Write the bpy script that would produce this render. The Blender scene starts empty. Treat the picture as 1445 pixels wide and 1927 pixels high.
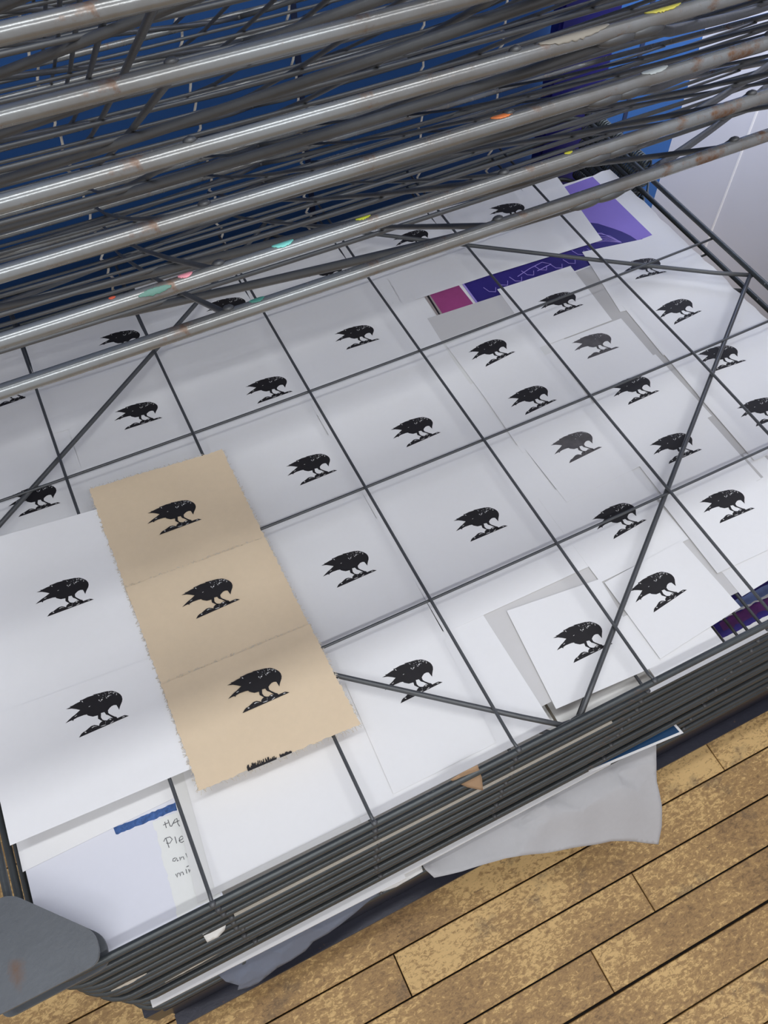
import bpy, bmesh, math, random
from mathutils import Vector, Matrix, Euler

# ---------------------------------------------------------------- scale
# The rack's wire grid is the yardstick: one cell across is U metres.
# Rack coordinates: x along the front edge, y towards the hinges, z up,
# z = 0 at the uppermost lowered shelf, which stands ZS cells above the floor.
U = 0.14
ZS = 3.8
def P(x, y, z): return Vector((x * U, y * U, (z + ZS) * U))

S = bpy.context.scene
COL = S.collection

# ---------------------------------------------------------------- camera
cd = bpy.data.cameras.new('camera')
cam = bpy.data.objects.new('camera', cd)
COL.objects.link(cam)
cam.location = P(1.59258, -1.12151, 5.05383)
cam.rotation_euler = Euler((math.radians(33.33676), math.radians(0.62182), math.radians(-26.01531)), 'XYZ')
cd.sensor_fit = 'VERTICAL'
cd.sensor_height = 36.0
cd.sensor_width = 27.0
cd.lens = 36.0 * 1575.7253 / 1927.0
cd.clip_start = 0.01
S.camera = cam

# ---------------------------------------------------------------- light
S.view_settings.view_transform = 'Standard'
S.view_settings.look = 'None'
S.view_settings.gamma = 1.0
S.view_settings.use_curve_mapping = False
S.view_settings.exposure = 0.0
W = bpy.data.worlds.new('room_light')
S.world = W
W.use_nodes = True
W.node_tree.nodes['Background'].inputs[0].default_value = (1.0, 0.97, 0.99, 1)
W.node_tree.nodes['Background'].inputs[1].default_value = 0.68

def area(name, loc, target, sx, sy, power, color=(0.96, 0.98, 1.0)):
    l = bpy.data.lights.new(name, 'AREA')
    l.shape = 'RECTANGLE'; l.size = sx; l.size_y = sy; l.energy = power; l.color = color
    o = bpy.data.objects.new(name, l); COL.objects.link(o)
    o.location = loc
    o.rotation_euler = (Vector(target) - Vector(loc)).to_track_quat('-Z', 'Y').to_euler()
    return o
# two ceiling strip lamps running along the rack, one above its front, one behind the photographer
area('ceiling_lamp', P(3, 0.0, 15.5), P(3, 0.0, 0), 2.4, 0.16, 22)
area('ceiling_lamp', P(3, -9.0, 15.5), P(3, 0.0, 0), 2.4, 0.16, 24)
sl = bpy.data.lights.new('wall_fill_spot', 'SPOT'); sl.energy = 190; sl.spot_size = math.radians(64); sl.spot_blend = 1.0; sl.shadow_soft_size = 0.06; sl.color = (0.93, 0.95, 1.0)  # added unseen spot, not a room lamp; brightens the upper right wall
so = bpy.data.objects.new('wall_fill_spot', sl); COL.objects.link(so)
so.location = P(8.0, 4.2, 7.2); so.rotation_euler = (P(9.6, 5.9, 3.0) - so.location).to_track_quat('-Z', 'Y').to_euler()

# ---------------------------------------------------------------- materials
def newmat(name):
    m = bpy.data.materials.new(name); m.use_nodes = True
    nt = m.node_tree
    return m, nt, nt.nodes['Principled BSDF']
def N(nt, t, **kw):
    n = nt.nodes.new(t)
    for k, v in kw.items(): setattr(n, k, v)
    return n
def noise(nt, scale, detail=4, rough=0.55, vec=None, dist=0.0):
    n = N(nt, 'ShaderNodeTexNoise')
    n.inputs['Scale'].default_value = scale; n.inputs['Detail'].default_value = detail
    n.inputs['Roughness'].default_value = rough; n.inputs['Distortion'].default_value = dist
    if vec is not None: nt.links.new(vec, n.inputs['Vector'])
    return n.outputs['Fac']
def ramp(nt, src, stops):
    r = N(nt, 'ShaderNodeValToRGB')
    e = r.color_ramp.elements
    e[0].position, e[0].color = stops[0][0], (*stops[0][1], 1)
    e[1].position, e[1].color = stops[-1][0], (*stops[-1][1], 1)
    for p, c in stops[1:-1]:
        q = e.new(p); q.color = (*c, 1)
    nt.links.new(src, r.inputs['Fac'])
    return r.outputs['Color']
def mix(nt, fac, a, b, mode='MIX'):
    m = N(nt, 'ShaderNodeMix', data_type='RGBA', blend_type=mode)
    if isinstance(fac, (int, float)): m.inputs[0].default_value = fac
    else: nt.links.new(fac, m.inputs[0])
    for i, v in ((6, a), (7, b)):
        if isinstance(v, tuple): m.inputs[i].default_value = (*v, 1)
        else: nt.links.new(v, m.inputs[i])
    return m.outputs[2]
def bump(nt, h, strength, dist, bsdf):
    b = N(nt, 'ShaderNodeBump'); b.inputs['Strength'].default_value = strength; b.inputs['Distance'].default_value = dist
    nt.links.new(h, b.inputs['Height']); nt.links.new(b.outputs[0], bsdf.inputs['Normal'])
def coord(nt, scale=(1, 1, 1), kind='Object'):
    t = N(nt, 'ShaderNodeTexCoord'); m = N(nt, 'ShaderNodeMapping')
    m.inputs['Scale'].default_value = scale
    nt.links.new(t.outputs[kind], m.inputs['Vector']); return m.outputs[0]

def paper_mat(name, col, rough=0.75, thin=0.0, fibre=0.03):
    m, nt, b = newmat(name)
    v = coord(nt)
    n = noise(nt, 160, 4, 0.6, v)
    dark = tuple(c * (1 - fibre) for c in col)
    c = mix(nt, n, dark, col)
    nt.links.new(c, b.inputs['Base Color'])
    b.inputs['Roughness'].default_value = rough
    b.inputs['Specular IOR Level'].default_value = 0.25
    bump(nt, noise(nt, 25, 3, 0.5, v), 0.08, 0.0006, b)
    if thin > 0:
        out = nt.nodes['Material Output']
        tr = N(nt, 'ShaderNodeBsdfTransparent'); tr.inputs[0].default_value = (*col, 1)
        mx = N(nt, 'ShaderNodeMixShader'); mx.inputs[0].default_value = thin
        nt.links.new(b.outputs[0], mx.inputs[1]); nt.links.new(tr.outputs[0], mx.inputs[2])
        nt.links.new(mx.outputs[0], out.inputs['Surface'])
    return m
M_WHITE = paper_mat('white_paper', (0.81, 0.81, 0.81))
M_WARM = paper_mat('off_white_paper', (0.74, 0.74, 0.72))
M_LAV = paper_mat('lavender_white_paper', (0.72, 0.73, 0.79))
M_GREY = paper_mat('grey_board', (0.52, 0.51, 0.50))
M_PALE = paper_mat('pale_grey_paper', (0.62, 0.61, 0.60))
M_NOTE = paper_mat('note_paper', (0.78, 0.79, 0.76))
M_TAN = paper_mat('buff_japanese_paper', (0.82, 0.67, 0.475), 0.9, 0.15, 0.08)
M_DECKLE = paper_mat('deckle_fibre', (0.78, 0.71, 0.60), 0.95, 0.25, 0.1)
M_TISSUE = paper_mat('grey_tissue', (0.47, 0.47, 0.48), 0.85, 0.0, 0.08)
M_SUGAR = paper_mat('blue_grey_sugar_paper', (0.17, 0.19, 0.24), 0.9, 0.0, 0.1)
M_CARD = paper_mat('brown_card', (0.42, 0.28, 0.17), 0.9, 0.0, 0.2)
M_CREAM = paper_mat('cream_board', (0.62, 0.58, 0.50))

def ink_mat(name, base, worn):
    m, nt, b = newmat(name)
    v = coord(nt)
    body = mix(nt, noise(nt, 45, 5, 0.7, v), base, worn)
    # carved-out flecks along the back of the bird
    sep = N(nt, 'ShaderNodeSeparateXYZ'); nt.links.new(v, sep.inputs[0])
    def band(sock, lo, hi):
        a = N(nt, 'ShaderNodeMath', operation='GREATER_THAN'); a.inputs[1].default_value = lo; nt.links.new(sock, a.inputs[0])
        c = N(nt, 'ShaderNodeMath', operation='LESS_THAN'); c.inputs[1].default_value = hi; nt.links.new(sock, c.inputs[0])
        d = N(nt, 'ShaderNodeMath', operation='MULTIPLY'); nt.links.new(a.outputs[0], d.inputs[0]); nt.links.new(c.outputs[0], d.inputs[1])
        return d.outputs[0]
    def mul(a, c):
        d = N(nt, 'ShaderNodeMath', operation='MULTIPLY'); nt.links.new(a, d.inputs[0]); nt.links.new(c, d.inputs[1]); return d.outputs[0]
    L = CROWL * U
    back = mul(band(sep.outputs[0], 0.56 * L, 0.97 * L), band(sep.outputs[1], 0.53 * L, 0.71 * L))
    rocks = mul(band(sep.outputs[0], 0.10 * L, 0.9 * L), band(sep.outputs[1], 0.02 * L, 0.105 * L))
    n1 = noise(nt, 720, 2, 0.5, v); n2 = noise(nt, 520, 2, 0.5, v, 1.2)
    g1 = N(nt, 'ShaderNodeMath', operation='GREATER_THAN'); g1.inputs[1].default_value = 0.65; nt.links.new(n1, g1.inputs[0])
    g2 = N(nt, 'ShaderNodeMath', operation='GREATER_THAN'); g2.inputs[1].default_value = 0.72; nt.links.new(n2, g2.inputs[0])
    f = N(nt, 'ShaderNodeMath', operation='MAXIMUM'); nt.links.new(mul(back, g1.outputs[0]), f.inputs[0]); nt.links.new(mul(rocks, g2.outputs[0]), f.inputs[1])
    c = mix(nt, f.outputs[0], body, (0.55, 0.56, 0.57))
    nt.links.new(c, b.inputs['Base Color']); b.inputs['Roughness'].default_value = 0.6
    b.inputs['Specular IOR Level'].default_value = 0.3
    return m
CROWL = 0.3165
M_INK = ink_mat('black_ink', (0.010, 0.009, 0.010), (0.020, 0.018, 0.020))
M_INKF = ink_mat('thin_black_ink', (0.012, 0.011, 0.012), (0.16, 0.15, 0.155))

def metal_mat(name, col, rough, metallic, rust, rustcol=(0.16, 0.085, 0.045), low=None, bmp=0.25, flecks=False, spot=None):
    m, nt, b = newmat(name)
    v = coord(nt)
    n = noise(nt, 14, 6, 0.65, v)
    c = ramp(nt, n, [(0.34, low or tuple(k * 0.8 for k in col)), (0.60, col)])
    if flecks:
        c = mix(nt, ramp(nt, noise(nt, 95, 3, 0.6, coord(nt, (0.5, 1, 1))), [(0.725, (0, 0, 0)), (0.74, (1, 1, 1))]), c, (0.30, 0.32, 0.31))
    r = ramp(nt, noise(nt, 38, 7, 0.7, v), [(rust, (0, 0, 0)), (rust + 0.10, (1, 1, 1))])
    if spot:      # one stain of rust of its own shape
        d = N(nt, 'ShaderNodeVectorMath', operation='DISTANCE'); d.inputs[1].default_value = spot
        sc = N(nt, 'ShaderNodeVectorMath', operation='MULTIPLY'); sc.inputs[1].default_value = (1.6, 0.8, 0)
        sp = N(nt, 'ShaderNodeVectorMath', operation='MULTIPLY'); sp.inputs[1].default_value = (1.6, 0.8, 0); sp.inputs[0].default_value = spot
        nt.links.new(v, sc.inputs[0]); nt.links.new(sc.outputs[0], d.inputs[0]); nt.links.new(sp.outputs[0], d.inputs[1])
        ad = N(nt, 'ShaderNodeMath', operation='MULTIPLY_ADD'); ad.inputs[1].default_value = 0.026; nt.links.new(noise(nt, 60, 6, 0.7, v), ad.inputs[0]); nt.links.new(d.outputs['Value'], ad.inputs[2])
        r = ramp(nt, ad.outputs[0], [(0.012, (0.75, 0.75, 0.75)), (0.023, (0, 0, 0))])
    c2 = mix(nt, r, c, rustcol)
    nt.links.new(c2, b.inputs['Base Color'])
    b.inputs['Metallic'].default_value = metallic
    rr = N(nt, 'ShaderNodeMapRange'); rr.inputs['To Min'].default_value = rough; rr.inputs['To Max'].default_value = rough + 0.3
    nt.links.new(r, rr.inputs['Value']); nt.links.new(rr.outputs[0], b.inputs['Roughness'])
    bump(nt, noise(nt, 220, 5, 0.6, v), bmp, 0.0008, b)
    return m
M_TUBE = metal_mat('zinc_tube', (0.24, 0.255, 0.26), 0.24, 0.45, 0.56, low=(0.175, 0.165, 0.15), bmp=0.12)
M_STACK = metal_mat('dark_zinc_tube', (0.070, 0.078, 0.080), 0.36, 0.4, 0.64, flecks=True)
M_WIRE = metal_mat('dark_wire', (0.11, 0.115, 0.12), 0.45, 0.5, 0.66)
M_PLATE = metal_mat('painted_plate', (0.115, 0.125, 0.135), 0.45, 0.1, 0.64, (0.17, 0.085, 0.04), spot=(0.0 * U, (0.08 - 5.45) * U, 0))
M_BASE = metal_mat('blue_black_channel', (0.026, 0.027, 0.042), 0.35, 0.3, 0.64)
M_SPRING = metal_mat('spring_steel', (0.12, 0.14, 0.145), 0.4, 0.6, 0.68)

def plain(name, col, rough=0.6, spec=0.5, var=0.06, scale=6):
    m, nt, b = newmat(name)
    c = mix(nt, noise(nt, scale, 5, 0.6, coord(nt)), tuple(k * (1 - var) for k in col), tuple(min(1, k * (1 + var)) for k in col))
    nt.links.new(c, b.inputs['Base Color']); b.inputs['Roughness'].default_value = rough
    b.inputs['Specular IOR Level'].default_value = spec
    return m
M_BLUE = plain('blue_wall_paint', (0.016, 0.075, 0.24), 0.5, 0.4, 0.12)
M_SEAM = plain('navy_seam', (0.006, 0.014, 0.05), 0.6)
M_INDIGO = plain('indigo_gloss_paint', (0.012, 0.012, 0.16), 0.3)
M_WALL = plain('pale_wall_paint', (0.60, 0.61, 0.68), 0.7, 0.3, 0.04)
M_CORD = plain('cream_cord', (0.85, 0.80, 0.70), 0.8)
M_CEIL = plain('ceiling_paint', (0.7, 0.7, 0.7), 0.9)
M_PURPLE = plain('lilac_paint', (0.26, 0.19, 0.60), 0.6, 0.3, 0.05, 30)
M_INDP = plain('indigo_print_ink', (0.028, 0.018, 0.17), 0.5, 0.3, 0.12, 30)
M_LILAC = plain('lilac_line', (0.36, 0.28, 0.70), 0.6)
M_PINK = plain('magenta_print', (0.32, 0.055, 0.19), 0.6, 0.3, 0.35, 18)
M_BEIGE = plain('beige_print', (0.33, 0.29, 0.27), 0.7)
M_BLACK = plain('black_print', (0.01, 0.008, 0.01), 0.5)
M_BLUEP = plain('cobalt_crayon', (0.05, 0.11, 0.29), 0.8, 0.3, 0.9, 300)
M_SKYP = plain('sky_blue_print', (0.22, 0.30, 0.62), 0.6, 0.3, 0.5, 40)
M_PLUM = plain('plum_print', (0.09, 0.02, 0.12), 0.6, 0.3, 0.8, 40)
M_TEAL = plain('teal_blue_print', (0.008, 0.05, 0.13), 0.5, 0.3, 0.3, 30)
M_PENCIL = plain('pencil', (0.10, 0.10, 0.11), 0.8)

def floor_mat():
    m, nt, b = newmat('worn_pine_boards')
    at = N(nt, 'ShaderNodeAttribute', attribute_name='tint')
    t = N(nt, 'ShaderNodeTexCoord')
    off = N(nt, 'ShaderNodeVectorMath', operation='MULTIPLY_ADD')
    off.inputs[1].default_value = (37, 11, 5)
    nt.links.new(at.outputs['Color'], off.inputs[0]); nt.links.new(t.outputs['Object'], off.inputs[2])
    def mp(sx, sy):
        q = N(nt, 'ShaderNodeMapping'); q.inputs['Scale'].default_value = (sx, sy, 1)
        nt.links.new(off.outputs[0], q.inputs['Vector']); return q.outputs[0]
    big = noise(nt, 7, 3, 0.5, mp(0.7, 1.0))
    fine = noise(nt, 210, 10, 0.80, mp(0.55, 1.0), 0.5)
    add = N(nt, 'ShaderNodeMath', operation='MULTIPLY_ADD'); add.inputs[1].default_value = 0.55
    nt.links.new(big, add.inputs[0]); nt.links.new(fine, add.inputs[2])
    sub = N(nt, 'ShaderNodeMath', operation='MULTIPLY_ADD'); sub.inputs[1].default_value = 0.05
    nt.links.new(at.outputs['Fac'], sub.inputs[0]); nt.links.new(add.outputs[0], sub.inputs[2])
    base = ramp(nt, sub.outputs[0], [(0.62, (0.20, 0.12, 0.055)), (0.74, (0.37, 0.225, 0.095)), (0.825, (0.44, 0.275, 0.11)), (0.85, (0.70, 0.47, 0.20))])
    blotch = ramp(nt, noise(nt, 9, 6, 0.65, mp(1, 1)), [(0.59, (0, 0, 0)), (0.70, (1, 1, 1))])
    c = mix(nt, blotch, base, mix(nt, 0.65, base, (0.055, 0.05, 0.05)))
    scr = ramp(nt, noise(nt, 130, 4, 0.6, mp(0.5, 1.6), 2.0), [(0.66, (0, 0, 0)), (0.70, (1, 1, 1))])
    sm = N(nt, 'ShaderNodeMath', operation='MULTIPLY'); sm.inputs[1].default_value = 0.7; nt.links.new(scr, sm.inputs[0])
    c = mix(nt, sm.outputs[0], c, (0.085, 0.055, 0.04))
    nt.links.new(c, b.inputs['Base Color']); b.inputs['Roughness'].default_value = 0.55
    b.inputs['Specular IOR Level'].default_value = 0.35
    bump(nt, fine, 0.25, 0.001, b)
    return m
M_FLOOR = floor_mat()
M_SUB = plain('dark_gap', (0.02, 0.015, 0.012), 0.9)

# ---------------------------------------------------------------- mesh helpers
def link(name, me, mat, parent=None, **props):
    o = bpy.data.objects.new(name, me)
    if mat is not None and not me.materials: me.materials.append(mat)
    COL.objects.link(o)
    if parent is not None: o.parent = parent
    for k, v in props.items(): o[k] = v
    return o
def tobj(name, bm, mat, parent=None, smooth=False, **props):
    me = bpy.data.meshes.new(name); bm.to_mesh(me); bm.free()
    if smooth:
        for p in me.polygons: p.use_smooth = True
    return link(name, me, mat, parent, **props)
def tube(bm, pts, r, seg=8, closed=False, cap=True):
    pts = [Vector(p) for p in pts]; n = len(pts); rings = []
    prevu = None
    for i, p in enumerate(pts):
        a = pts[i - 1] if (i > 0 or closed) else p
        c = pts[(i + 1) % n] if (i < n - 1 or closed) else p
        d = (c - a)
        d = d.normalized() if d.length > 1e-9 else Vector((1, 0, 0))
        if prevu is None:
            u = d.orthogonal().normalized()
        else:
            u = (prevu - d * prevu.dot(d)).normalized()
        prevu = u; w = d.cross(u)
        rr = r[i] if isinstance(r, (list, tuple)) else r
        rings.append([bm.verts.new(p + (u * math.cos(2 * math.pi * k / seg) + w * math.sin(2 * math.pi * k / seg)) * rr) for k in range(seg)])
    m = n if closed else n - 1
    for i in range(m):
        A, B = rings[i], rings[(i + 1) % n]
        sh = 0
        if closed and i == n - 1:   # match the seam
            sh = min(range(seg), key=lambda s: (A[0].co - B[s].co).length)
        for k in range(seg):
            bm.faces.new((A[k], A[(k + 1) % seg], B[(k + 1 + sh) % seg], B[(k + sh) % seg]))
    if cap and not closed:
        bm.faces.new(rings[0][::-1]); bm.faces.new(rings[-1])
def box(bm, x0, x1, y0, y1, z0, z1, bev=0):
    r = bmesh.ops.create_cube(bm, size=1)
    for v in r['verts']:
        v.co = Vector((x0 if v.co.x < 0 else x1, y0 if v.co.y < 0 else y1, z0 if v.co.z < 0 else z1))
    if bev:
        bmesh.ops.bevel(bm, geom=list({e for v in r['verts'] for e in v.link_edges}), offset=bev, segments=2, affect='EDGES')
def blob(bm, c, rx, ry, rz, rot=0):
    r = bmesh.ops.create_uvsphere(bm, u_segments=10, v_segments=6, radius=1)
    M = Matrix.Translation(c) @ Matrix.Rotation(rot, 4, 'Z') @ Matrix.Diagonal((rx, ry, rz, 1))
    for v in r['verts']: v.co = M @ v.co
def sagz(x): return -0.0618 * x * (7 - x) / 12.25
PITCH = 0.18

# ================================================================ SETTING
FL = -ZS
SEAM0, BW = -0.347, 0.394
bm = bmesh.new()
tint = bm.loops.layers.color.new('tint')
rf = random.Random(5)
joints = {0: [1.96, 9.5], 1: [-2.2, 4.38], 2: [-1.0, 3.64], -1: [-0.6, 5.84], 3: [0.9, 7.7], -2: [2.9]}
for k in range(-24, 30):
    y1 = SEAM0 - BW * k; y0 = y1 - BW
    xs = [-14] + sorted(joints.get(k, [rf.uniform(-4, 0), rf.uniform(3, 8)])) + [22]
    for a, b2 in zip(xs[:-1], xs[1:]):
        g = 0.006 if k != 2 else 0.006
        gy = 0.018 if k == 3 else 0.007
        n0 = len(bm.faces)
        r = bmesh.ops.create_cube(bm, size=1)
        for v in r['verts']:
            v.co = P(a + g if v.co.x < 0 else b2 - g, y0 + 0.007 if v.co.y < 0 else y1 - gy, FL - 0.12 if v.co.z < 0 else FL)
        bmesh.ops.bevel(bm, geom=[e for e in {e for v in r['verts'] for e in v.link_edges} if all(v.co.z > (FL + ZS) * U - 0.001 for v in e.verts)], offset=0.0008, segments=1, affect='EDGES')
        t = rf.random()
        bm.faces.ensure_lookup_table()
        for f in bm.faces[n0:]:
            for l in f.loops: l[tint] = (t, rf.random() * 0 + t, t, 1)
tobj('floor', bm, M_FLOOR, kind='structure')
bm = bmesh.new(); box(bm, -14 * U, 22 * U, -13 * U, 12 * U, -0.06, -0.0175); tobj('floor', bm, M_SUB, kind='structure')

BY = 6.5; RX = 9.52; CZ = 16.2
bm = bmesh.new(); box(bm, -14 * U, RX * U, BY * U, (BY + .5) * U, 0, (CZ + ZS) * U)
tobj('wall_back', bm, M_BLUE, kind='structure')
bm = bmesh.new()
for x in (0.2, 4.34, 8.6): box(bm, (x - .03) * U, (x + .03) * U, (BY - .012) * U, BY * U, 0, (CZ + ZS) * U)
tobj('trim_1', bm, M_SEAM, kind='structure')
bm = bmesh.new(); box(bm, RX * U, (RX + .5) * U, -13 * U, (BY + .5) * U, 0, (CZ + ZS) * U)
tobj('wall_right', bm, M_WALL, kind='structure')
bm = bmesh.new(); box(bm, (RX - .008) * U, RX * U, 5.32 * U, 5.345 * U, 0, (CZ + ZS) * U)
tobj('trim_2', bm, plain('white_seam', (0.8, 0.8, 0.82)), kind='structure')
bm = bmesh.new(); box(bm, -14 * U, (RX + .5) * U, -13 * U, (BY + .5) * U, (CZ + ZS) * U, (CZ + ZS + .4) * U)
tobj('ceiling', bm, M_CEIL, kind='structure')

# ================================================================ DRYING RACK
rack = bpy.data.objects.new('drying_rack', None); COL.objects.link(rack)
rack.location = P(0, 5.45, 0) * 1.0
rack.location.z = 0
rack['label'] = 'large grey steel print drying rack with hinged wire shelves, some flat, some raised'
rack['category'] = 'drying rack'
RO = Vector(rack.location)
def L(x, y, z): return P(x, y, z) - RO      # rack point -> rack-local metres

XW = 7.03; YF = -5.47
ROWS = [1.1475 - 5.45, 2.1977 - 5.45, 3.2612 - 5.45, 4.33 - 5.45]
COLS = [1.0109, 2.0056, 2.9866, 3.9983, 4.9894, 5.9789]
RT = 0.0235
def shelf_meshes(flat):
    V = lambda x, y, z=0: Vector((x * U, y * U, (z + sagz(min(max(x, 0), 7)) * (1 if flat else 0.2 + 0.9 * math.sin(math.pi * min(max(y / YF, 0), 1)))) * U))
    # perimeter tube
    bm = bmesh.new(); pts = []; R = 0.22
    def arc(cx, cy, a0):
        for i in range(7):
            a = math.radians(a0 + 90 * i / 6); pts.append(V(cx + R * math.cos(a), cy + R * math.sin(a)))
    arc(R, YF + R, 180)
    for i in range(1, 12): pts.append(V(R + (XW - 2 * R) * i / 12, YF))
    arc(XW - R, YF + R, 270); arc(XW - R, -R, 0)
    for i in range(1, 12): pts.append(V(XW - R - (XW - 2 * R) * i / 12, 0))
    arc(R, -R, 90)
    tube(bm, pts, RT * U, 14, closed=True)
    me = bpy.data.meshes.new('shelf'); bm.to_mesh(me); bm.free()
    for p in me.polygons: p.use_smooth = True
    # wires, their ends welded on top of the front tube
    bm = bmesh.new()
    zt = 0.012 if flat else RT + 0.006
    for j, x in enumerate(COLS):
        rr = random.Random(j + 3)
        ys = [YF - 0.008, YF + 0.07] + ROWS + [-0.01]
        pp = [V(x + (rr.uniform(-.008, .008) if 1 < i < len(ys) - 1 else 0), y, (RT + 0.002) if i == 0 else (RT if i == len(ys) - 1 else 0.0)) for i, y in enumerate(ys)]
        tube(bm, pp, 0.0115 * U, 8)
        blob(bm, V(x, YF, RT), 0.020 * U, 0.020 * U, 0.012 * U)
    for y in ROWS:
        tube(bm, [V(XW * i / 20, y, -0.021) for i in range(21)], 0.0108 * U, 8)
    mw = bpy.data.meshes.new('wire_grid'); bm.to_mesh(mw); bm.free()
    for p in mw.polygons: p.use_smooth = True
    # four bars of the diamond brace, flattened where welded to the tubes
    mid = YF / 2
    fm, bmid, lm, rm = (3.44, YF + .01), (3.5, -.01), (0.02, mid), (XW - .02, mid)
    fm2 = (3.34, YF + .01)
    bars = []
    for a, b in ((fm, rm), (fm2, lm), (bmid, lm), (bmid, rm)):
        bm = bmesh.new()
        A, B = Vector(a), Vector(b); d = (B - A); n = 16
        pp = []; rr = []
        for i in range(n + 1):
            q = A + d * (i / n); pp.append(V(q.x, q.y, -0.036 if 0 < i < n else -0.02)); rr.append(0.0185 * U)
        tube(bm, pp, rr, 8)
        for e in (A, B):
            blob(bm, V(e.x, e.y, -0.022), 0.075 * U if abs(e.x - 3.4) < .3 else 0.035 * U, 0.03 * U, 0.02 * U)
        mb = bpy.data.meshes.new('brace'); bm.to_mesh(mb); bm.free()
        for p in mb.polygons: p.use_smooth = True
        bars.append(mb)
    return me, mw, bars
FLATM = shelf_meshes(True); RAISM = shelf_meshes(False)
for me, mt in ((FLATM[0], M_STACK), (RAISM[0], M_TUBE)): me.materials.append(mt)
for me in [FLATM[1], RAISM[1]] + FLATM[2] + RAISM[2]: me.materials.append(M_WIRE)
def shelf(h, ang, meshes, dx=0, dy=0):
    s = link('shelf', meshes[0], None, rack)
    s.location = Vector((dx * U, dy * U, (h + ZS) * U)); s.rotation_euler = (-math.radians(ang), 0, 0)
    link('wire_grid', meshes[1], None, s)
    for b in meshes[2]: link('brace', b, None, s)
    return s
rj = random.Random(11)
NFLAT = 14
for k in range(NFLAT):
    shelf(-PITCH * k, 0, FLATM, 0 if k < 2 else rj.uniform(-.02, .02), 0 if k < 2 else rj.uniform(-.012, .012))
ANG = {1: 33.42, 2: 33.40, 3: 33.64, 4: 33.74, 5: 33.98, 6: 33.9}
NR = 12
RA = []
for k in range(1, NR + 1):
    RA.append(shelf(PITCH * k, ANG.get(k, 34.0 + 0.12 * (k - 6)), RAISM))

# springs beside the lowered shelves, near the hinges
bm = bmesh.new(); pp = []
turns = 34
for i in range(turns * 10 + 1):
    a = 2 * math.pi * i / 10; y = -0.05 - 1.05 * i / (turns * 10)
    pp.append(Vector((math.cos(a) * 0.052 * U, y * U, math.sin(a) * 0.052 * U)))
tube(bm, pp, 0.0115 * U, 5)
tube(bm, [Vector((0, -1.1 * U, 0)), Vector((0, -1.16 * U, 0.03 * U)), Vector((-.06 * U, -1.24 * U, 0)), Vector((-.09 * U, -1.3 * U, 0))], 0.012 * U, 6)
spring_me = bpy.data.meshes.new('spring'); bm.to_mesh(spring_me); bm.free(); spring_me.materials.append(M_SPRING)
for p in spring_me.polygons: p.use_smooth = True
for k in range(NFLAT - 3):
    for x in (7.13, -0.1):
        o = link('spring', spring_me, None, rack); o.location = L(x, 5.5, -PITCH * k) 
# cords linking the back tubes of the shelves
def cord(x, seed):
    r = random.Random(seed); bm = bmesh.new(); pp = []
    z = -1.2
    while z < 3.4:
        for t in (0, .33, .66):
            pp.append(L(x + 0.025 * math.sin(t * 6.28) + r.uniform(-.008, .008), 5.475 + 0.03 * math.sin(t * 3.14), z + t * PITCH))
        z += PITCH
    tube(bm, pp, 0.0115 * U, 6)
    tobj('cord', bm, M_CORD, rack, True, label='thin cream cord')
for i, x in enumerate((1.93, 3.04, 3.93, 5.15, 5.98)): cord(x, i)

# rounded gusset plates on the front left corner
def plate(z, pts, th, rnd=0.0):
    bm = bmesh.new()
    lo_ = [bm.verts.new(L(x, y, z)) for x, y in pts]; hi = [bm.verts.new(L(x, y, z + th)) for x, y in pts]
    bm.faces.new(lo_[::-1]); bm.faces.new(hi)
    for i in range(len(pts)):
        j = (i + 1) % len(pts); bm.faces.new((lo_[i], lo_[j], hi[j], hi[i]))
    bmesh.ops.bevel(bm, geom=[e for e in bm.edges if abs(e.verts[0].co.z - e.verts[1].co.z) < 1e-6], offset=0.004 * U, segments=2, affect='EDGES')
    return tobj('corner_plate', bm, M_PLATE, rack, label='rounded grey steel plate with a rust stain')
def roundpoly(pts, r, n=7):
    out = []
    m = len(pts)
    for i in range(m):
        p, a, b = Vector(pts[i]), Vector(pts[i - 1]), Vector(pts[(i + 1) % m])
        da, db = (a - p).normalized(), (b - p).normalized()
        q0, q1 = p + da * r, p + db * r
        for k in range(n + 1):
            t = k / n; out.append(tuple((1 - t) ** 2 * q0 + 2 * t * (1 - t) * p + t * t * q1))
    return out
PL = roundpoly([(-0.17, -0.06), (0.41, -0.055), (0.42, 0.10), (0.05, 0.49), (-0.17, 0.49)], 0.065)
plate(0.10, PL, 0.02)
plate(-0.07, PL, 0.02)
# base channel, feet and uprights
bm = bmesh.new()
def lb(bm, x0, x1, y0, y1, z0, z1, bev=0.0):
    a, b = L(x0, y0, z0), L(x1, y1, z1); box(bm, a.x, b.x, a.y, b.y, a.z, b.z, bev)
for ya, yb in ((-0.02, 0.03), (5.5, 5.55)): lb(bm, 0.1, 7.1, ya, yb, -3.05, -2.62, 0.001)
lb(bm, 0.1, 7.1, -0.13, -0.02, -3.05, -3.0, 0.0008)
lb(bm, 0.1, 7.1, 0.03, 0.16, -2.67, -2.62, 0.0008)
for xa, xb in ((-0.05, 0.1), (7.1, 7.25)): lb(bm, xa, xb, 0.0, 5.55, -3.05, -2.62, 0.001)
tube(bm, [L(0.15, -0.06, -3.13), L(7.05, -0.06, -3.13)], 0.05 * U, 12)
tobj('base_frame', bm, M_BASE, rack)
for x in (0.35, 6.8):
    for y in (0.4, 5.3):
        bm = bmesh.new(); lb(bm, x - .12, x + .12, y - .12, y + .12, -3.16, -3.05, 0.001)
        tube(bm, [L(x, y, -3.16), L(x, y, -3.5)], 0.05 * U, 12)
        tube(bm, [L(x - .09, y, -3.57), L(x + .09, y, -3.57)], 0.23 * U, 24)
        tobj('caster', bm, M_BLACK, rack)
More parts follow.
